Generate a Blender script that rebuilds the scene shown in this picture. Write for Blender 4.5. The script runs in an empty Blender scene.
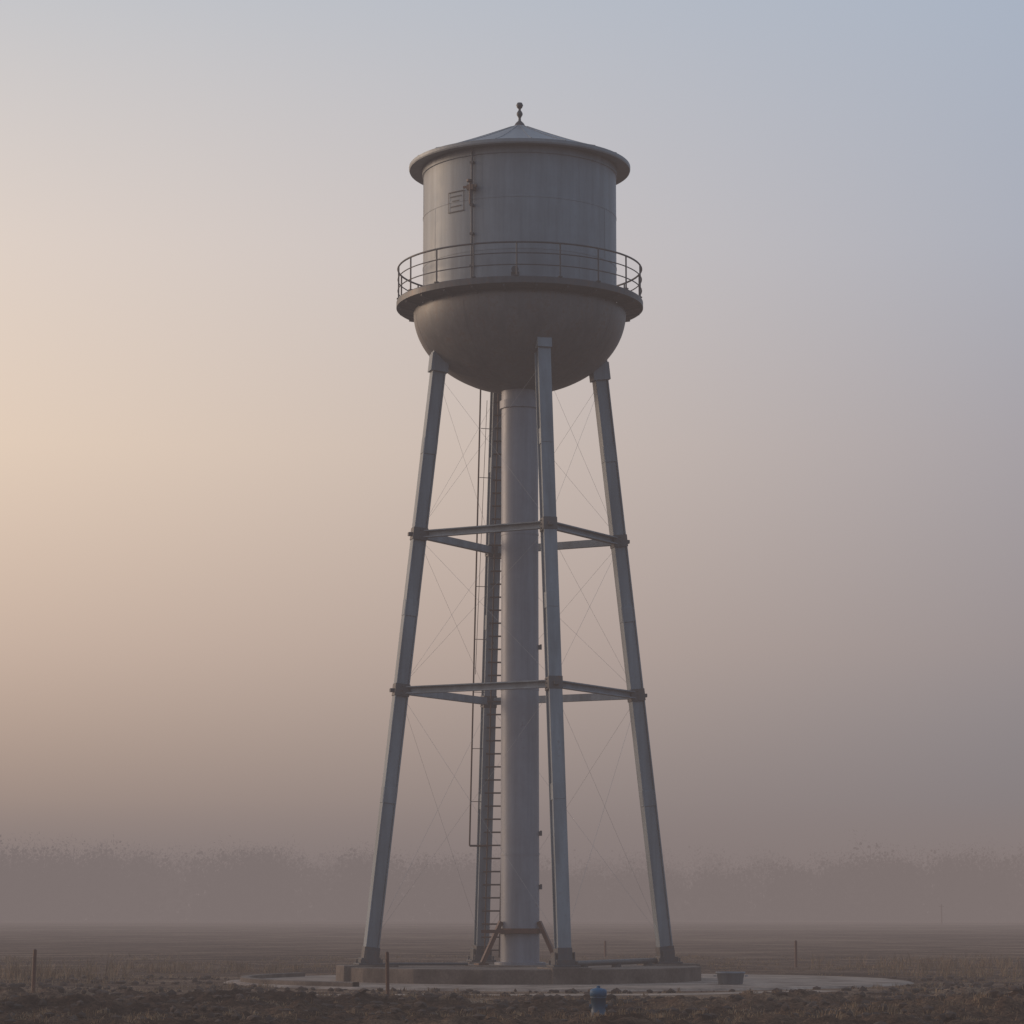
import bpy, math, random
from mathutils import Vector, noise
random.seed(7)
sc = bpy.context.scene
D2R = math.radians

# ------------------------------------------------------------------ helpers
class MB:
    def __init__(s): s.v=[]; s.f=[]; s.sm=[]; s.mi=[]
    def add(s, vs, fs, smooth=False, mi=0):
        o=len(s.v); s.v+= [tuple(v) for v in vs]
        for f in fs:
            s.f.append(tuple(i+o for i in f)); s.sm.append(smooth); s.mi.append(mi)
    def tube(s,p0,p1,r,r1=None,n=10,cap=True,mi=0):
        p0=Vector(p0);p1=Vector(p1); r1=r if r1 is None else r1
        d=(p1-p0).normalized(); a=d.orthogonal().normalized(); b=d.cross(a)
        vs=[]
        for p,rr in((p0,r),(p1,r1)):
            for i in range(n):
                t=2*math.pi*i/n; vs.append(p+a*math.cos(t)*rr+b*math.sin(t)*rr)
        s.add(vs,[(i,(i+1)%n,n+(i+1)%n,n+i) for i in range(n)],True,mi)
        if cap: s.add(vs,[tuple(range(n))[::-1],tuple(range(n,2*n))],False,mi)
    def beam(s,p0,p1,ws,wu,side,off_s=0,off_u=0,mi=0):
        p0=Vector(p0);p1=Vector(p1); d=(p1-p0).normalized()
        side=Vector(side); side=(side-d*side.dot(d)).normalized(); up=d.cross(side)
        vs=[]
        for p in(p0,p1):
            c=p+side*off_s+up*off_u
            for a,b in((-1,-1),(1,-1),(1,1),(-1,1)):
                vs.append(c+side*a*ws/2+up*b*wu/2)
        s.add(vs,[(3,2,1,0),(4,5,6,7),(0,1,5,4),(1,2,6,5),(2,3,7,6),(3,0,4,7)],False,mi)
    def box(s,c,sx,sy,sz,rot=0,mi=0):
        c=Vector(c); ca,sa=math.cos(rot),math.sin(rot)
        s.beam(c-Vector((0,0,sz/2)),c+Vector((0,0,sz/2)),sx,sy,(ca,sa,0),mi=mi)
    def lathe(s,prof,n=96,c=(0,0),smooth=True,mi=0,a0=0,a1=2*math.pi):
        full=abs(a1-a0-2*math.pi)<1e-6; m=n if full else n+1
        vs=[]
        for r,z in prof:
            for i in range(m):
                t=a0+(a1-a0)*i/n; vs.append((c[0]+r*math.cos(t),c[1]+r*math.sin(t),z))
        fs=[]
        for k in range(len(prof)-1):
            for i in range(n):
                j=(i+1)%m if full else i+1
                fs.append((k*m+i,k*m+j,(k+1)*m+j,(k+1)*m+i))
        s.add(vs,fs,smooth,mi)
    def obj(s,name,mats,parent=None,loc=(0,0,0)):
        me=bpy.data.meshes.new(name); me.from_pydata(s.v,[],s.f)
        me.polygons.foreach_set('use_smooth',s.sm); me.polygons.foreach_set('material_index',s.mi)
        for m in (mats if isinstance(mats,(list,tuple)) else [mats]): me.materials.append(m)
        me.update()
        o=bpy.data.objects.new(name,me); sc.collection.objects.link(o)
        o.location=loc
        if parent: o.parent=parent
        return o

def bevel(o,w=0.008,seg=2):
    m=o.modifiers.new('bevel','BEVEL'); m.width=w; m.segments=seg; m.limit_method='ANGLE'; m.angle_limit=D2R(40)

def lin(c): c/=255; return c/12.92 if c<=.04045 else ((c+.055)/1.055)**2.4
def srgb(r,g,b): return (lin(r),lin(g),lin(b),1)

class NT:
    def __init__(s,mat):
        s.t=mat.node_tree; s.n=s.t.nodes; s.l=s.t.links
    def new(s,ty,**k):
        n=s.n.new(ty)
        for a,b in k.items(): setattr(n,a,b)
        return n
    def link(s,a,b): s.l.new(a,b)
    def math(s,op,a,b=None,c=None,clamp=False):
        n=s.n.new('ShaderNodeMath'); n.operation=op; n.use_clamp=clamp
        for i,x in enumerate((a,b,c)):
            if x is None: continue
            if isinstance(x,(int,float)): n.inputs[i].default_value=x
            else: s.l.new(x,n.inputs[i])
        return n.outputs[0]
    def mix(s,f,a,b,mode='MIX'):
        n=s.n.new('ShaderNodeMix'); n.data_type='RGBA'; n.blend_type=mode
        for i,x in ((0,f),(6,a),(7,b)):
            if isinstance(x,(int,float)): n.inputs[i].default_value=x
            elif isinstance(x,tuple): n.inputs[i].default_value=x if len(x)==4 else (*x,1)
            else: s.l.new(x,n.inputs[i])
        return n.outputs[2]
    def maprange(s,v,a,b,c,d):
        n=s.n.new('ShaderNodeMapRange'); n.inputs[1].default_value=a;n.inputs[2].default_value=b;n.inputs[3].default_value=c;n.inputs[4].default_value=d
        s.l.new(v,n.inputs[0]); return n.outputs[0]
    def noise(s,vec,scale,detail=4,rough=.55,mapscale=None):
        if mapscale:
            m=s.n.new('ShaderNodeMapping'); m.inputs['Scale'].default_value=mapscale
            s.l.new(vec,m.inputs[0]); vec=m.outputs[0]
        n=s.n.new('ShaderNodeTexNoise'); n.inputs['Scale'].default_value=scale
        n.inputs['Detail'].default_value=detail; n.inputs['Roughness'].default_value=rough
        s.l.new(vec,n.inputs['Vector']); return n.outputs['Fac']
    def ramp(s,fac,stops,interp='LINEAR'):
        n=s.n.new('ShaderNodeValToRGB'); cr=n.color_ramp; cr.interpolation=interp
        while len(cr.elements)<len(stops): cr.elements.new(.5)
        for e,(p,c) in zip(cr.elements,stops):
            e.position=p; e.color=c if len(c)==4 else (*c,1)
        s.l.new(fac,n.inputs[0]); return n.outputs[0]

def new_mat(name):
    m=bpy.data.materials.new(name); m.use_nodes=True
    nt=NT(m); b=m.node_tree.nodes['Principled BSDF']
    tc=nt.new('ShaderNodeTexCoord').outputs['Object']
    return m,nt,b,tc

def bump(nt,b,h,strength=.3,dist=.02):
    n=nt.new('ShaderNodeBump'); n.inputs['Strength'].default_value=strength; n.inputs['Distance'].default_value=dist
    nt.link(h,n.inputs['Height']); nt.link(n.outputs[0],b.inputs['Normal'])

def steel(name,base,rust=(.12,.055,.03),rust_lo=.6,rust_hi=.75,rough=.5,metal=.2,streak=.35):
    m,nt,b,tc=new_mat(name)
    st=nt.noise(tc,1.0,5,.6,(3.2,3.2,.22))
    bl=nt.noise(tc,1.1,5,.6)
    fi=nt.noise(tc,9,4,.6)
    dark=tuple(c*(1-streak) for c in base); light=tuple(min(1,c*(1+streak*.55)) for c in base)
    c=nt.ramp(st,[(.3,dark),(.7,light)])
    c2=nt.ramp(bl,[(.3,(.84,.83,.83)),(.7,(1.08,1.08,1.08))])
    c=nt.mix(1.0,c,c2,'MULTIPLY')
    rf=nt.math('ADD',nt.math('MULTIPLY',st,.5),nt.math('MULTIPLY',fi,.5))
    rr=nt.ramp(rf,[(rust_lo,(0,0,0)),(rust_hi,(1,1,1))])
    c=nt.mix(nt.math('MULTIPLY',rr,.8),c,rust)
    nt.link(c,b.inputs['Base Color'])
    b.inputs['Metallic'].default_value=metal
    r=nt.math('ADD',nt.math('MULTIPLY',bl,.25),rough-.12)
    nt.link(r,b.inputs['Roughness'])
    bump(nt,b,fi,.12,.01)
    return m

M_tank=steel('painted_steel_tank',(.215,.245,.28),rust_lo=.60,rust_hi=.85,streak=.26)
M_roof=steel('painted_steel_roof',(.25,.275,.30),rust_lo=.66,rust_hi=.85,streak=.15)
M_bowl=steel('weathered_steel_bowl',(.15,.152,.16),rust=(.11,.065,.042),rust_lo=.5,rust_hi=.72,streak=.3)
M_leg=steel('galvanised_steel',(.21,.25,.29),rust_lo=.62,rust_hi=.78)
M_col=steel('column_paint',(.25,.262,.305),rust_lo=.62,rust_hi=.8,streak=.22)
M_dark=steel('dark_steel',(.068,.076,.088),rust_lo=.5,rust_hi=.7)
M_rust=steel('rusty_steel',(.09,.036,.022),rust=(.12,.043,.022),rust_lo=.4,rust_hi=.6,metal=.1)
M_lad=steel('ladder_steel',(.085,.055,.046),rust_lo=.45,rust_hi=.6,metal=.1)
M_rod=steel('rod_steel',(.45,.45,.46),rust_lo=.8,rust_hi=.9)

def concrete(name,base,dirt):
    m,nt,b,tc=new_mat(name)
    a=nt.noise(tc,.9,6,.65); f=nt.noise(tc,14,4,.6)
    c=nt.ramp(a,[(.36,dirt),(.62,base)])
    c=nt.mix(1.0,c,nt.ramp(f,[(.3,(.75,.75,.75)),(.7,(1.15,1.15,1.15))]),'MULTIPLY')
    nt.link(c,b.inputs['Base Color']); b.inputs['Roughness'].default_value=.9
    bump(nt,b,f,.4,.02); return m
M_conc=concrete('stained_concrete',(.165,.128,.105),(.060,.043,.035))
M_apron=concrete('dusty_gravel',(.37,.29,.235),(.13,.092,.072))
M_path=concrete('packed_dirt',(.42,.32,.25),(.19,.14,.105))

# ------------------------------------------------------------------ water tower
tower=bpy.data.objects.new('water_tower',None); sc.collection.objects.link(tower)
PHI=D2R(15.3)
dirs=[Vector((math.sin(PHI),-math.cos(PHI),0)),Vector((math.cos(PHI),math.sin(PHI),0)),
      Vector((-math.sin(PHI),math.cos(PHI),0)),Vector((-math.cos(PHI),-math.sin(PHI),0))]
Z0,R0,Z1,R1=.62,4.17,17.30,2.29
def legR(z): return R0+(R1-R0)*(z-Z0)/(Z1-Z0)
def legP(i,z): 
    p=dirs[i]*legR(z); p.z=z; return p

mb=MB()
mb.lathe([(2.72,18.45),(2.72,22.62)],128)
for z in (19.75,21.2):
    mb.lathe([(2.72,z-.03),(2.728,z-.025),(2.728,z+.025),(2.72,z+.03)],128,smooth=False)
mb.lathe([(2.72,22.40),(2.75,22.42),(2.75,22.60),(2.72,22.61)],128,smooth=False)
for k,(za,zb) in enumerate(((18.8,19.71),(19.79,21.16),(21.24,22.39))):
    for i in range(6):
        a=2*math.pi*(i+(.5 if k%2 else .12))/6
        d=Vector((math.cos(a),math.sin(a),0))
        mb.beam(d*2.719+Vector((0,0,za)),d*2.719+Vector((0,0,zb)),.05,.012,Vector((-d.y,d.x,0)))
mb.obj('tank_shell',M_tank,tower)
mb=MB()
mb.lathe([(2.70,22.63),(3.06,22.58),(3.11,22.58),(3.125,22.62),(3.125,22.70),(3.10,22.715)],128,smooth=False)
prof=[(3.10,22.715)]
for i in range(1,13):
    t=i/12; prof.append((3.10*(1-t)+.06*t,22.715+1.25*(t**1.1)))
mb.lathe(prof,128)
for i in range(20):
    a=2*math.pi*i/20+.1; d=Vector((math.cos(a),math.sin(a),0))
    for j in range(11):
        p=d*prof[j][0]; p.z=prof[j][1]+.004; q=d*prof[j+1][0]; q.z=prof[j+1][1]+.004
        mb.beam(p,q,.03,.02,Vector((-d.y,d.x,0)))
mb.obj('conical_roof',M_roof,tower)
mb=MB()
mb.lathe([(.0,24.62),(.07,24.60),(.10,24.53),(.07,24.455),(.035,24.43),(.035,24.38),(.055,24.36),(.085,24.30),(.085,24.25),(.05,24.19),(.035,24.16),(.04,24.08),(.12,24.0),(.16,23.93),(.16,23.86)],20)
mb.obj('roof_finial',M_dark,tower)
BC=2.26
mb=MB(); prof=[(2.72,18.56),(2.95,18.54),(2.98,18.5)]
for i in range(1,41):
    t=math.pi/2*i/40; prof.append((max(2.98*math.cos(t),.02),18.5-BC*math.sin(t)))
mb.lathe(prof,128)
for i in range(8):
    a=2*math.pi*(i+.3)/8; d=Vector((math.cos(a),math.sin(a),0))
    for j in range(3,34):
        p=d*(prof[j][0]-.001); p.z=prof[j][1]; q=d*(prof[j+1][0]-.001); q.z=prof[j+1][1]
        mb.beam(p,q,.03,.010,Vector((-d.y,d.x,0)))
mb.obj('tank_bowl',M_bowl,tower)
mb=MB()
mb.lathe([(2.724,18.80),(3.40,18.80),(3.45,18.80),(3.46,18.78),(3.46,18.62),(3.42,18.61),(3.40,18.63),(2.96,18.56)],128,smooth=False)
for i in range(24):
    a=2*math.pi*(i+.5)/24; d=Vector((math.cos(a),math.sin(a),0))
    mb.beam(d*2.97+Vector((0,0,18.50)),d*3.40+Vector((0,0,18.585)),.05,.06,Vector((-d.y,d.x,0)))
mb.obj('walkway_gallery',M_dark,tower)
mb=MB(); RR=3.42
def ringtube(mb,R,z,r,n=96,m=6):
    vs=[]
    for i in range(n):
        a=2*math.pi*i/n
        for j in range(m):
            b=2*math.pi*j/m; rr=R+r*math.cos(b); vs.append((rr*math.cos(a),rr*math.sin(a),z+r*math.sin(b)))
    mb.add(vs,[(i*m+j,((i+1)%n)*m+j,((i+1)%n)*m+(j+1)%m,i*m+(j+1)%m) for i in range(n) for j in range(m)],True)
for z,r in ((19.74,.026),(19.44,.016),(19.12,.016)): ringtube(mb,RR,z,r)
for i in range(18):
    a=-math.pi/2-D2R(1.5)+2*math.pi*i/18
    p=Vector((RR*math.cos(a),RR*math.sin(a),18.79)); mb.tube(p,p+Vector((0,0,.95)),.022,n=8)
    mb.box(p+Vector((0,0,.03)),.1,.1,.03,a)
mb.obj('guard_railing',M_dark,tower)
mb=MB()
a=-math.pi/2-D2R(28); d=Vector((math.cos(a),math.sin(a),0)); t=Vector((-d.y,d.x,0))
mb.tube(d*2.80+Vector((0,0,18.82)),d*2.80+Vector((0,0,22.56)),.028,n=8)
for z in (19.3,20.2,21.0,22.2):
    mb.beam(d*2.70+Vector((0,0,z)),d*2.84+Vector((0,0,z)),.10,.06,t)
mb.obj('overflow_pipe',M_dark,tower)
mb=MB()
mb.beam(d*2.73+Vector((0,0,21.48)),d*2.92+Vector((0,0,21.48)),.20,.14,t)
mb.beam(d*2.88-t*.22+Vector((0,0,21.50)),d*2.88+t*.20+Vector((0,0,21.50)),.05,.06,d)
mb.tube(d*2.9+Vector((0,0,21.0)),d*2.9+Vector((0,0,21.6)),.03,n=8)
mb.tube(d*2.93+Vector((0,0,21.62)),d*2.93+Vector((0,0,21.68)),.08,n=14)
mb.obj('level_gauge_valve',M_lad,tower)
mb=MB(); ac=-math.pi/2-D2R(40)
def arcstrip(mb,a0,a1,z0,z1,r0=2.722,r1=2.745,n=8):
    mb.lathe([(r0,z0),(r1,z0),(r1,z1),(r0,z1)],n,smooth=False,a0=a0,a1=a1)
w=.105
arcstrip(mb,ac-w,ac+w,21.46,21.485); arcstrip(mb,ac-w,ac+w,20.90,20.925)
arcstrip(mb,ac-w,ac-w+.009,20.925,21.46); arcstrip(mb,ac+w-.009,ac+w,20.925,21.46)
for z,k in ((21.33,.8),(21.2,.5),(21.05,.75)): arcstrip(mb,ac-w*k,ac+w*k*.8,z,z+.03,2.722,2.735)
mb.obj('id_plate',M_dark,tower)
mb=MB()
a=-math.pi/2-D2R(2.5); d=Vector((math.cos(a),math.sin(a),0))
mb.beam(d*3.0+Vector((0,0,18.81)),d*3.0+Vector((0,0,19.0)),.22,.16,(-d.y,d.x,0)); mb.tube(d*3.05+Vector((0,0,19.05)),d*3.16+Vector((0,0,19.05)),.07,.1,n=12)
mb.obj('lamp_box',M_dark,tower)  # small unlit lamp box standing on the gallery

leg=MB(); shoe=MB(); gus=MB()
for i in range(4):
    d=dirs[i]; t=Vector((-d.y,d.x,0))
    p0=legP(i,Z0); p1=legP(i,17.45 if i==0 else 17.12); ax=(p1-p0).normalized()
    leg.beam(p0,p1,.25,.30,t)
    leg.beam(p0,p1,.36,.035,t,off_u=.17); leg.beam(p0,p1,.36,.035,t,off_u=-.17)
    for z in (5.0,10.1,14.6):
        c=legP(i,z)
        leg.beam(c-ax*.22,c+ax*.22,.30,.395,t)
    leg.beam(p1-ax*.42,p1+ax*.08,.41,.50,t)
    leg.beam(p1+ax*.08,p1+ax*.16,.36,.44,t)
    g=legP(i,.475)
    rot=math.atan2(t.y,t.x)
    shoe.box((g.x,g.y,.505),.72,.72,.05,rot)
    shoe.box((g.x,g.y,.60),.50,.52,.14,rot)
    for s in(-1,1):
        q=g+t*s*.26; shoe.beam(Vector((q.x,q.y,.53)),Vector((q.x,q.y,.85))-d*.02,.03,.34,t)
        q2=g+t*s*.29
        for u in(-1,1):
            b=q2+d*u*.28; shoe.tube((b.x,b.y,.53),(b.x,b.y,.63),.028,n=6)
    shoe.beam(legP(i,.62)-ax*.02,legP(i,.95),.39,.42,t)
    for z in (7.85,12.15):
        c=legP(i,z)
        gus.beam(c-ax*.17,c+ax*.17,.385,.41,t)
        for s in(-1,1):
            for u in(-.11,.0,.11):
                b=c+ax*u+t*s*.19; gus.tube(b,b+t*s*.035,.022,n=6)
        b=c+d*.19; gus.beam(b,b+d*.12,.14,.10,t)
o=leg.obj('support_legs',M_leg,tower); bevel(o,.01,2)
o=shoe.obj('leg_shoes',M_dark,tower); bevel(o,.008,1)
o=gus.obj('gusset_plates',M_dark,tower); bevel(o,.008,1)
st=MB(); rod=MB()
lv=[.95,7.85,12.15,16.75]
for z in lv[1:3]:
    for i in range(4):
        a=legP(i,z); b=legP((i+1)%4,z); dd=(b-a).normalized()
        a2=a+dd*.18; b2=b-dd*.18; S=Vector((0,0,1)).cross(dd)
        st.beam(a2,b2,.03,.20,S,off_s=.07); st.beam(a2,b2,.16,.03,S,off_u=.085); st.beam(a2,b2,.16,.03,S,off_u=-.085)
for k in range(3):
    for i in range(4):
        j=(i+1)%4
        a=legP(i,lv[k]+.1); b=legP(j,lv[k+1]-.1); c=legP(j,lv[k]+.1); e=legP(i,lv[k+1]-.1)
        off=(a+b)*.5; off.z=0; off=off.normalized()*.02
        rod.tube(a+off,b+off,.0030,n=6); rod.tube(c-off,e-off,.0030,n=6)
st.obj('horizontal_struts',M_leg,tower)
rod.obj('tension_rods',M_rod,tower)
mb=MB()
mb.lathe([(.70,.46),(.70,.53),(.535,.54)],48,smooth=False)
mb.lathe([(.53,.50),(.508,16.75)],48)
def cr(z): return .53-.022*(z-.5)/16.25
for z,w,k in ((3.44,.03,.010),(7.94,.03,.010),(12.24,.03,.010),(15.88,.11,.05)):
    r=cr(z); mb.lathe([(r-.01,z-w),(r+k,z-w),(r+k,z+w),(r-.01,z+w)],48,smooth=False)
mb.obj('riser_column',M_col,tower)
mb=MB()
for z in (2.55,4.0,9.1):
    a=D2R(-8); d=Vector((math.cos(a),math.sin(a),0))
    mb.beam(d*.5+Vector((0,0,z)),d*.60+Vector((0,0,z)),.10,.12,(-d.y,d.x,0)); mb.tube(d*.58+Vector((0,0,z-.06)),d*.58+Vector((0,0,z+.08)),.03,n=8)
mb.obj('riser_valves',M_dark,tower)
mb=MB()
mb.lathe([(.535,1.30),(.60,1.30),(.60,1.44),(.535,1.44)],32,smooth=False)
for a in (D2R(-25),D2R(-155),D2R(65),D2R(115)):
    d=Vector((math.cos(a),math.sin(a),0)); t=Vector((-d.y,d.x,0))
    mb.beam(d*.57+Vector((0,0,1.62)),d*1.12+Vector((0,0,.52)),.11,.11,t)
    mb.box((d*1.15+Vector((0,0,.49))),.3,.3,.05,a)
mb.beam((-1.05,-.62,1.36),(.45,-.62,1.36),.09,.09,(0,1,0))
mb.beam((-1.0,-.62,.46),(-.62,-.62,1.32),.07,.07,(0,1,0))
mb.obj('column_base_braces',M_rust,tower)
lad=MB()
def bp(z,dx,dy): 
    p=legP(2,z); return p+Vector((dx,dy,0))
za,zb=.6,16.6
lad.tube(bp(za,.10,-.32),bp(zb,.02,-.32),.022,n=6); lad.tube(bp(za,.52,-.32),bp(zb,.40,-.32),.022,n=6)
n=int((zb-za)/.37)
for i in range(n):
    z=za+.2+i*.37; f=(z-za)/(zb-za)
    lad.tube(bp(z,.10-.08*f-.1,-.32),bp(z,.52-.12*f+.02,-.32),.024,n=6)
for z in (2,4.5,7,9.5,12,14.5): lad.tube(bp(z,.08,-.32),bp(z,.08,0),.02,n=6)
lad.obj('access_ladder',M_lad,tower)
lad=MB()
lad.tube(bp(3.75,-.42,-.3),bp(17.4,-.50,-.3),.024,n=6)
lad.tube(bp(3.75,-.42,-.3),bp(3.75,.12,-.3),.03,n=6)
lad.tube(bp(8.6,-.40,-.3),bp(16.4,-.30,-.3),.008,n=6)
for z in (5,6.5,8.1,9.6,11.1,12.7,14.2,15.6): lad.tube(bp(z,-.45,-.3),bp(z,0,-.15),.010,n=6)
lad.obj('ladder_safety_rail',M_lad,tower)

# ------------------------------------------------------------------ foundation
fnd=MB()
def prism(mb,pts,z0,z1):
    m=len(pts); vs=[(x,y,z0) for x,y in pts]+[(x,y,z1) for x,y in pts]
    mb.add(vs,[tuple(range(m,2*m))]+[(i,(i+1)%m,m+(i+1)%m,m+i) for i in range(m)])
prism(fnd,[(4.95*math.cos(2*math.pi*(i+.5)/16),4.95*math.sin(2*math.pi*(i+.5)/16)) for i in range(16)],-.3,.43)
for i in range(4):
    p=dirs[i]*4.24; fnd.box((p.x,p.y,.09),1.05,1.5,.77,math.atan2(dirs[i].x,-dirs[i].y))
fnd.lathe([(1.5,.43),(1.5,.458),(.0,.458)],32,smooth=False)
foundation=fnd.obj('concrete_foundation',M_conc); bevel(foundation,.03,2)
pipe=MB()
a=legP(0,.6)+Vector((.3,.15,0)); b=legP(1,.6)+Vector((-.3,-.15,0)); a.z=.56;b.z=.56
pipe.tube(a,b,.075,n=12)
for f in(.1,.5,.9):
    p=a.lerp(b,f); pipe.box((p.x,p.y,.475),.25,.15,.09)
a=legP(3,.6)+Vector((.4,.0,0)); a.z=.50; pipe.tube(a,(-1.4,-.9,.50),.04,n=10)
pipe.obj('drain_pipe',M_dark,tower)

# ------------------------------------------------------------------ ground
path_pts=[(-60,-26),(-30,-20.5),(-18,-17),(-11,-14.2),(-4,-12.2),(3,-12.0),(8,-8.5)]
def seg_d(x,y):
    best=1e9
    for (ax,ay),(bx,by) in zip(path_pts,path_pts[1:]):
        dx,dy=bx-ax,by-ay; t=max(0,min(1,((x-ax)*dx+(y-ay)*dy)/(dx*dx+dy*dy)))
        best=min(best,math.hypot(x-ax-dx*t,y-ay-dy*t))
    return best
def ss(a,b,x):
    t=max(0,min(1,(x-a)/(b-a))); return t*t*(3-2*t)
AC=(1.3,0.0)
MOUNDS=((-11.3,-15.6,2.2,1.0,.26),(-8.9,-14.9,1.2,.7,.18),(11.0,-15.8,3.0,1.2,.22),(14,-17,2,1.2,.24),(-6,-19.5,2.5,1.2,.18),(6,-21,3,1.3,.14),(11,-23,3,1.5,.30),(8,-26,2,1.0,.2),(-9,-24,2.5,1.0,.2))
def hgt(x,y):
    r=math.hypot(x-AC[0],y-AC[1]); flat=ss(9.6,12.5,r)
    if flat==0: return 0.0
    if abs(x)<65 and -35<y<0: flat*=ss(.7,1.8,seg_d(x,y))
    h=.07*noise.noise(Vector((x*.13,y*.13,0)))*(1-ss(20,60,y))
    if abs(x)<60 and -45<y<50:
        fore=ss(-14,-21,y); mid=1-ss(20,50,y)
        h+=mid*(.04*noise.noise(Vector((x*.8,y*.8,3)))+.025*noise.noise(Vector((x*2.2,y*2.2,5))))
        c=noise.noise(Vector((x*1.1,y*.9,9)))
        h+=fore*(.20*max(0,c+.05)+.17*abs(noise.noise(Vector((x*3,y*3,1))))+.07*noise.noise(Vector((x*.5,y*.5,2))))
        for mx,my,sx,sy,a in MOUNDS:
            e=((x-mx)/sx)**2+((y-my)/sy)**2
            if e<6: h+=a*math.exp(-e)*(1+1.1*noise.noise(Vector((x*2.6,y*2.6,7))))
    return h*flat
def axis(lo,hi,step,far,g=1.16):
    c=[]; x=lo
    while x<=hi: c.append(x); x+=step
    s=step; a=lo; L=[]
    while a>-far: s=min(s*g,250); a-=s; L.append(a)
    s=step; b=c[-1]; R=[]
    while b<far: s=min(s*g,250); b+=s; R.append(b)
    return L[::-1]+c+R
xs=axis(-19,19,.12,4000); ys=axis(-32,-8,.12,4000,1.12)
verts=[(x,y,hgt(x,y)) for y in ys for x in xs]; nx=len(xs)
faces=[(j*nx+i,j*nx+i+1,(j+1)*nx+i+1,(j+1)*nx+i) for j in range(len(ys)-1) for i in range(nx-1)]
m,nt,b,tc=new_mat('field_soil_and_stubble')
big=nt.noise(tc,.012,3,.5); band=nt.noise(tc,.05,4,.55); mid=nt.noise(tc,.35,6,.65,(.7,1.0,1)); fine=nt.noise(tc,3.2,6,.75); tiny=nt.noise(tc,14,5,.8)
f=nt.math('ADD',nt.math('ADD',nt.math('MULTIPLY',big,.18),nt.math('MULTIPLY',band,.16)),nt.math('ADD',nt.math('MULTIPLY',mid,.42),nt.math('MULTIPLY',fine,.26)))
c=nt.ramp(f,[(.44,(.045,.027,.019)),(.505,(.115,.073,.050)),(.56,(.22,.150,.104)),(.63,(.36,.26,.185))])
c=nt.mix(1.0,c,nt.ramp(tiny,[(.38,(.35,.33,.32)),(.5,(.9,.9,.9)),(.62,(1.6,1.52,1.4))]),'MULTIPLY')
# ground colour darkened in a strip south of the tower; edge broken up by noise
sp=nt.new('ShaderNodeSeparateXYZ'); nt.link(tc,sp.inputs[0])
edge=nt.math('ADD',sp.outputs[1],nt.math('MULTIPLY',nt.math('SUBTRACT',mid,.5),22))
dark_strip=nt.maprange(edge,-15.5,-19,0,1)
c=nt.mix(nt.math('MULTIPLY',dark_strip,.85),c,nt.mix(1.0,c,(.46,.40,.36),'MULTIPLY'))
nt.link(c,b.inputs['Base Color']); b.inputs['Roughness'].default_value=1; b.inputs['Specular IOR Level'].default_value=.1
bump(nt,b,nt.math('ADD',fine,nt.math('MULTIPLY',tiny,.5)),.9,.10)
g=MB(); g.add(verts,faces,True); g.obj('ground',m)
ap=MB(); n=120; vs=[(AC[0],AC[1],.055)]
for k,(rr,z) in enumerate(((8.0,.055),(9.1,.05),(9.35,-.03))):
    for i in range(n):
        a=2*math.pi*i/n; w=1+.03*noise.noise(Vector((math.cos(a)*4,math.sin(a)*4,k*.1)))
        vs.append((AC[0]+rr*w*math.cos(a),AC[1]+rr*w*math.sin(a),z))
fs=[(0,1+i,1+(i+1)%n) for i in range(n)]
for k in range(2):
    fs+=[(1+k*n+i,1+(k+1)*n+i,1+(k+1)*n+(i+1)%n,1+k*n+(i+1)%n) for i in range(n)]
ap.add(vs,fs); ap.obj('gravel_apron',M_apron)
kb=MB()
kb.lathe([(8.6,.05),(8.6,.15),(8.63,.165),(8.82,.165),(8.85,.15),(8.85,.05)],60,c=AC,smooth=False,a0=D2R(150),a1=D2R(232))
kb.obj('concrete_kerb',M_conc)
pm=MB(); vs=[]; fine_pts=[]
for (ax,ay),(bx,by) in zip(path_pts,path_pts[1:]):
    k=max(2,int(math.hypot(bx-ax,by-ay)/.5))
    fine_pts+=[(ax+(bx-ax)*t/k,ay+(by-ay)*t/k) for t in range(k)]
for i,(x,y) in enumerate(fine_pts):
    x2,y2=fine_pts[min(i+1,len(fine_pts)-1)]; x1,y1=fine_pts[max(i-1,0)]
    dd=Vector((x2-x1,y2-y1,0)).normalized(); s=Vector((-dd.y,dd.x,0)); w=.66+.4*noise.noise(Vector((i*.35,0,0)))
    w2=.66+.4*noise.noise(Vector((i*.35,9,0)))
    for q in (s*w,s*w*.5,Vector((0,0,0)),-s*w2*.5,-s*w2): vs.append((x+q.x,y+q.y,hgt(x+q.x,y+q.y)+.008))
fs=[(i*5+k,i*5+k+1,(i+1)*5+k+1,(i+1)*5+k) for i in range(len(fine_pts)-1) for k in range(4)]
pm.add(vs,fs,True); pm.obj('dirt_path',M_path)

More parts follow.
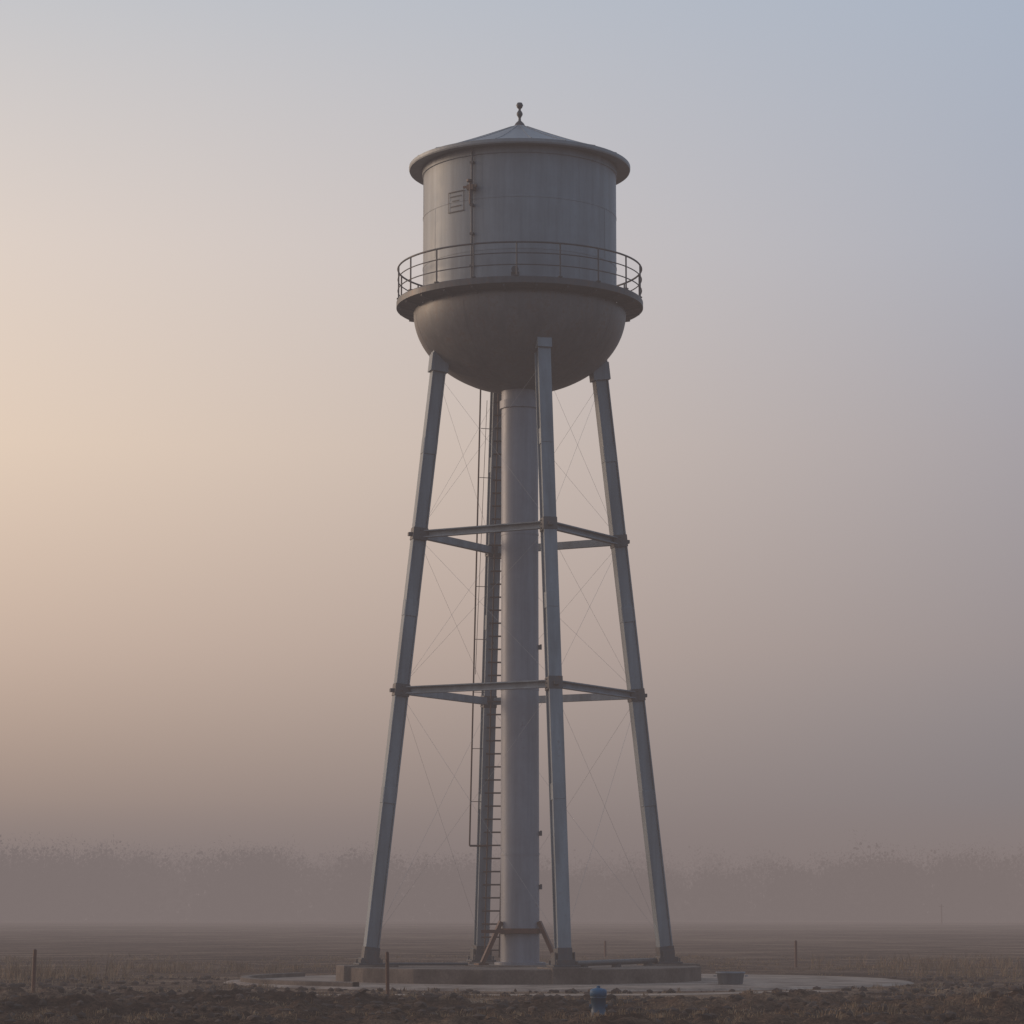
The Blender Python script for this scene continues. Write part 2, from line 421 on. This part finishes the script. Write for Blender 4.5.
m,nt,b,tc=new_mat('dry_grass_blades')
nn=nt.noise(tc,1.3,4,.6); c=nt.ramp(nn,[(.35,(.13,.078,.04)),(.55,(.27,.175,.10)),(.7,(.40,.28,.17))])
nt.link(c,b.inputs['Base Color']); b.inputs['Roughness'].default_value=.9
gr=MB()
def tuft(x,y,h,nb,spread):
    z=hgt(x,y)-.01
    for _ in range(nb):
        a=random.uniform(0,6.283); r=random.uniform(0,spread); bx,by=x+r*math.cos(a),y+r*math.sin(a)
        hh=h*random.uniform(.5,1.15); lean=random.uniform(.1,.8)*hh; la=random.uniform(0,6.283)
        wx,wy=math.cos(la+1.57)*.008,math.sin(la+1.57)*.008
        mx,my=bx+math.cos(la)*lean*.35,by+math.sin(la)*lean*.35
        tx,ty=bx+math.cos(la)*lean,by+math.sin(la)*lean
        gr.v+= [(bx-wx,by-wy,z),(bx+wx,by+wy,z),(mx+wx*.8,my+wy*.8,z+hh*.6),(mx-wx*.8,my-wy*.8,z+hh*.6),(tx,ty,z+hh)]
        o=len(gr.v)-5; gr.f+=[(o,o+1,o+2,o+3),(o+3,o+2,o+4)]; gr.sm+=[False]*2; gr.mi+=[0]*2
cnt=0
while cnt<6500:
    y=-31+((random.random())**1.7)*75; hw=11+(y+77)*.12
    x=random.uniform(-hw,hw)
    r=math.hypot(x-AC[0],y-AC[1])
    if r<9.4 or seg_d(x,y)<.7: continue
    dn=noise.noise(Vector((x*.22,y*.35,4)))+.5*noise.noise(Vector((x*.9,y*.9,14)))
    if dn<random.uniform(.05,.42): continue
    tuft(x,y,random.uniform(.04,.13)*(1.6 if dn>.5 else 1),random.randint(6,12),.12); cnt+=1
for cx,cy,k,sx,sy,h in ((-13.5,3,110,2.0,4,.55),(-10.5,-14.5,60,2.5,.8,.25),(13.5,8,90,3,5,.4),(15,20,80,4,5,.5),(-4.6,-6.6,8,.8,.3,.2),(-9,14,90,5,4,.35)):
    for _ in range(k):
        x=random.gauss(cx,sx*.5); y=random.gauss(cy,sy*.5)
        if math.hypot(x-AC[0],y-AC[1])>9.4: tuft(x,y,h*random.uniform(.5,1.2),9,.15)
gr.obj('dry_grass',m)

cl=MB()
def rock(x,y,s):
    z=hgt(x,y); vs=[]
    P=[(0,0,1),(.89,0,.45),(.28,.85,.45),(-.72,.53,.45),(-.72,-.53,.45),(.28,-.85,.45),(.72,.53,-.45),(-.28,.85,-.45),(-.89,0,-.45),(-.28,-.85,-.45),(.72,-.53,-.45),(0,0,-1)]
    F=[(0,1,2),(0,2,3),(0,3,4),(0,4,5),(0,5,1),(1,6,2),(2,7,3),(3,8,4),(4,9,5),(5,10,1),(6,7,2),(7,8,3),(8,9,4),(9,10,5),(10,6,1),(11,7,6),(11,8,7),(11,9,8),(11,10,9),(11,6,10)]
    sx,sy,sz=[s*random.uniform(.6,1.3) for _ in range(3)]
    for p in P:
        k=random.uniform(.7,1.2); vs.append((x+p[0]*sx*k,y+p[1]*sy*k,z+p[2]*sz*.7*k+s*.2))
    cl.add(vs,F)
k=0
while k<4800:
    y=random.uniform(-31,-13) if k%5 else random.uniform(-13,5); x=random.uniform(-15,15)
    if math.hypot(x-AC[0],y-AC[1])<9.5 or seg_d(x,y)<.75: continue
    if noise.noise(Vector((x*.4,y*.6,20)))<random.uniform(-.2,.35): continue
    rock(x,y,random.choice((.02,.03,.03,.05,.08,.12))); k+=1
cl.obj('soil_clods',concrete('dark_soil',(.085,.052,.036),(.026,.017,.013)))

# ------------------------------------------------------------------ small objects
def post(x,y,h,r=.05,lean=(0,0)):
    e=MB(); z=hgt(x,y)
    e.tube((0,0,-.25),(lean[0],lean[1],h),r,r*.9,n=10); n0=len(e.v); e.lathe([(r*.9,0),(r*.5,r*.5),(.002,r*.55)],10)
    for i in range(n0,len(e.v)):
        v=e.v[i]; e.v[i]=(v[0]+lean[0],v[1]+lean[1],v[2]+h)
    for zz in (h*.85,h*.55):
        e.box((lean[0]*zz/h,lean[1]*zz/h-r,zz),.04,.03,.05)
    e.obj('fence_post',M_rust,loc=(x,y,z))
post(-10.75,-14.6,1.05,.045,(.03,0)); post(-2.75,-19.0,.98,.04,(-.02,0)); post(9.4,19,.86,.05); post(3.7,42,.65,.055)
e=MB(); e.tube((0,0,-.5),(0,0,3.0),.12,.09,n=10); e.beam((-.35,0,2.7),(.35,0,2.7),.1,.1,(0,1,0)); e.obj('utility_pole',M_rust,loc=(62.5,336,0))
e=MB(); e.lathe([(.30,0),(.33,.02),(.37,.30),(.40,.31),(.40,.35),(.36,.35),(.31,.06),(.01,.05)],28)
e.beam((.38,-.06,.24),(.46,-.06,.24),.03,.05,(0,0,1)); e.beam((-.38,-.06,.24),(-.46,-.06,.24),.03,.05,(0,0,1))
o=e.obj('metal_tub',steel('tub_metal',(.18,.21,.25),metal=.2,rust_lo=.7,rust_hi=.9),loc=(5.35,-4.7,.055)); o.scale=(.95,.95,.9)
m,nt,b,tc=new_mat('blue_paint'); nz=nt.noise(tc,12,4,.6)
nt.link(nt.ramp(nz,[(.3,(.012,.07,.15)),(.7,(.025,.13,.26))]),b.inputs['Base Color']); b.inputs['Roughness'].default_value=.6
e=MB(); e.lathe([(.145,-.1),(.145,.05),(.13,.06),(.13,.38),(.14,.385),(.14,.41),(.13,.415)],24,mi=1)
e.lathe([(.13,.415),(.148,.42),(.148,.51),(.13,.54),(.05,.56),(.001,.565)],24)
e.tube((0,0,.54),(0,0,.60),.035,n=6)
for s in(-1,1): e.tube((s*.10,0,.24),(s*.16,0,.24),.04,n=12,mi=1)
e.obj('standpipe',[m,steel('dark_blue_pipe',(.018,.07,.13),metal=0,rust_lo=.8,rust_hi=.95)],loc=(1.3,-27.1,hgt(1.3,-27.1)))

# ------------------------------------------------------------------ distant trees
m,nt,b,tc=new_mat('winter_tree_twigs'); nn=nt.noise(tc,.15,3,.5)
nt.link(nt.ramp(nn,[(.35,(.022,.019,.017)),(.65,(.038,.032,.028))]),b.inputs['Base Color']); b.inputs['Roughness'].default_value=1; b.inputs['Specular IOR Level'].default_value=0
def tree_band(name,ydist,half,ntree,hfun,seed):
    rnd=random.Random(seed); T=MB()
    def quad(a,b_,c_,d_):
        T.v+=[a,b_,c_,d_]; o=len(T.v)-4; T.f.append((o,o+1,o+2,o+3)); T.sm.append(False); T.mi.append(0)
    for k in range(ntree):
        x=rnd.uniform(-half,half); y=ydist+rnd.uniform(0,70); H=hfun(x)*rnd.triangular(.62,1.08,.88)
        T.tube((x,y,-.5),(x+rnd.uniform(-.5,.5),y,H*.85),.26,.05,n=5,cap=False)
        cw=H*rnd.uniform(.24,.38)
        clumps=[]
        for _ in range(10):
            z0=H*rnd.uniform(.22,.72); a=rnd.uniform(0,6.283); L=cw*rnd.uniform(.4,1.0); dz=L*rnd.uniform(.5,1.1)
            tip=(x+L*math.cos(a),y+L*math.sin(a),min(z0+dz,H*.93))
            T.tube((x,y,z0),tip,.09,.02,n=3,cap=False); clumps.append(tip)
        clumps.append((x,y,H*.88))
        for cx,cy,cz in clumps:
            cs=H*rnd.uniform(.05,.09)
            for _ in range(20):
                px,py,pz=cx+rnd.gauss(0,cs),cy+rnd.gauss(0,cs),cz+rnd.gauss(0,cs*.7)
                L=rnd.uniform(.25,.7); w=rnd.uniform(.03,.09); an=rnd.uniform(-.6,3.7)
                vx,dz=math.cos(an)*L,math.sin(an)*L
                quad((px-w*.7,py,pz-w*.7),(px+w*.7,py,pz+w*.3),(px+vx+w*.4,py+.2,pz+dz),(px+vx-w*.4,py+.2,pz+dz))
        for _ in range(150):          # fine inner twigs filling an oval crown
            a=rnd.uniform(0,6.283); u=rnd.uniform(-1,1); rr=rnd.random()**.4
            pz=H*(.54+.38*u*rr); wr=cw*math.sqrt(max(0,1-u*u*.8))*rr
            px,py=x+wr*math.cos(a),y+wr*math.sin(a); s_=rnd.uniform(.12,.38)
            quad((px-s_,py,pz-s_*.5),(px+s_*.4,py,pz-s_),(px+s_,py+.1,pz+s_*.5),(px-s_*.3,py+.1,pz+s_))
        for _ in range(36):
            px,py,pz=x+rnd.gauss(0,3.5),y+rnd.uniform(-3,3),abs(rnd.gauss(0,H*.26)); w=rnd.uniform(.25,.8)
            quad((px-w,py,pz-w*.6),(px+w*.7,py+.3,pz-w),(px+w,py,pz+w*.8),(px-w*.5,py,pz+w))
    T.obj(name,m)
def hA(x):
    n_=noise.noise(Vector((x*.025,0,1)))*3.0+noise.noise(Vector((x*.08,0,5)))*2.2
    base=16.8+1.5*ss(-40,-80,x)-2.5*ss(-20,20,x)+3.7*ss(50,85,x)
    return base+n_
tree_band('tree_line',540,200,460,hA,3)
tree_band('tree_line',800,280,380,lambda x:24+noise.noise(Vector((x*.015,3,1)))*4,5)

# ------------------------------------------------------------------ fog layer (volume; its emission stands in for scattered light)
SIG=.0029; FOG=(134,122,120); TOP=24.0
fm=bpy.data.materials.new('ground_fog'); fm.use_nodes=True; t=fm.node_tree; t.nodes.clear()
out=t.nodes.new('ShaderNodeOutputMaterial'); ab=t.nodes.new('ShaderNodeVolumeAbsorption'); em=t.nodes.new('ShaderNodeEmission'); ad=t.nodes.new('ShaderNodeAddShader')
ab.inputs['Color'].default_value=(0,0,0,1); ab.inputs['Density'].default_value=SIG
em.inputs['Color'].default_value=srgb(*FOG); em.inputs['Strength'].default_value=SIG
t.links.new(ab.outputs[0],ad.inputs[0]); t.links.new(em.outputs[0],ad.inputs[1]); t.links.new(ad.outputs[0],out.inputs['Volume'])
e=MB(); e.box((0,900,TOP/2-3),6000,6000,TOP+6); e.obj('fog',fm)

# ------------------------------------------------------------------ world
W=bpy.data.worlds.new('World'); sc.world=W; W.use_nodes=True
nt=NT(W); nt.n.clear()
SUN_AZ=D2R(-68); SUN_EL=D2R(9)
tc=nt.new('ShaderNodeTexCoord').outputs['Generated']
sep=nt.new('ShaderNodeSeparateXYZ'); nt.link(tc,sep.inputs[0])
X_,Y_,Z_=sep.outputs
hl=nt.math('SQRT',nt.math('ADD',nt.math('ADD',nt.math('MULTIPLY',X_,X_),nt.math('MULTIPLY',Y_,Y_)),1e-5))
dot=nt.math('DIVIDE',nt.math('ADD',nt.math('MULTIPLY',X_,math.sin(SUN_AZ)),nt.math('MULTIPLY',Y_,math.cos(SUN_AZ))),hl)
el=nt.math('MAXIMUM',Z_,0.0)
def above_fog(p,c):     # radiance of the clear sky above the fog layer
    T=math.exp(-SIG*(TOP-1.9)/max(p,.01)); out=[]
    for k in range(3):
        tl=lin(c[k]); fl=lin(FOG[k]); out.append(max(tl*.6,(tl-fl*(1-T))/T) if T>.12 else tl)
    return (*out,1)
def skyramp(st): return nt.ramp(el,[(p,above_fog(p,c)) for p,c in st])
Lr=skyramp([(0,(146,130,123)),(.039,(158,140,131)),(.0925,(200,177,161)),(.163,(227,205,185)),(.233,(223,208,197)),(.317,(197,197,200)),(.6,(158,166,182)),(1,(135,147,167))])
Rr=skyramp([(0,(129,120,120)),(.039,(134,126,127)),(.0925,(151,142,143)),(.163,(164,159,164)),(.233,(170,173,184)),(.317,(168,178,194)),(.6,(148,161,180)),(1,(128,141,163))])
f=nt.maprange(dot,.19,.56,0,1)
col=nt.mix(f,Rr,Lr)
bl=nt.maprange(dot,-.5,.19,1,0)
col=nt.mix(bl,col,(.26,.34,.45))
glow=nt.math('MULTIPLY',nt.math('POWER',nt.maprange(dot,.56,1,0,1),2.0),nt.math('SUBTRACT',1.0,nt.maprange(el,.1,.6,0,1)))
gv=nt.new('ShaderNodeVectorMath',operation='SCALE'); gv.inputs[0].default_value=(1.8,1.2,.75); nt.link(glow,gv.inputs[3])
av=nt.new('ShaderNodeVectorMath',operation='ADD'); nt.link(col,av.inputs[0]); nt.link(gv.outputs[0],av.inputs[1])
bg=nt.new('ShaderNodeBackground'); nt.link(av.outputs[0],bg.inputs[0]); bg.inputs[1].default_value=1.0
sky=nt.new('ShaderNodeTexSky'); sky.sky_type='NISHITA'; sky.sun_disc=False; sky.sun_elevation=SUN_EL; sky.sun_rotation=SUN_AZ%(2*math.pi); sky.dust_density=5; sky.air_density=1
bg2=nt.new('ShaderNodeBackground'); nt.link(sky.outputs[0],bg2.inputs[0]); bg2.inputs[1].default_value=.004
ads=nt.new('ShaderNodeAddShader'); nt.link(bg.outputs[0],ads.inputs[0]); nt.link(bg2.outputs[0],ads.inputs[1])
wo=nt.new('ShaderNodeOutputWorld'); nt.link(ads.outputs[0],wo.inputs[0])

sl=bpy.data.lights.new('sun','SUN'); sl.energy=1.1; sl.angle=D2R(12); sl.color=(1,.76,.55)
so=bpy.data.objects.new('sun',sl); sc.collection.objects.link(so)
sd=Vector((math.sin(SUN_AZ)*math.cos(SUN_EL),math.cos(SUN_AZ)*math.cos(SUN_EL),math.sin(SUN_EL)))
so.rotation_euler=sd.to_track_quat('Z','Y').to_euler(); so.location=(-40,20,30)

cam=bpy.data.cameras.new('camera'); co=bpy.data.objects.new('camera',cam); sc.collection.objects.link(co)
cam.sensor_width=36; cam.lens=2800/1024*36; cam.clip_end=12000; cam.clip_start=.5
co.location=(-.217,-77,1.88); co.rotation_euler=(D2R(90)+math.atan(400/2800),0,0)
sc.camera=co
sc.view_settings.view_transform='Standard'; sc.view_settings.look='None'; sc.view_settings.exposure=0
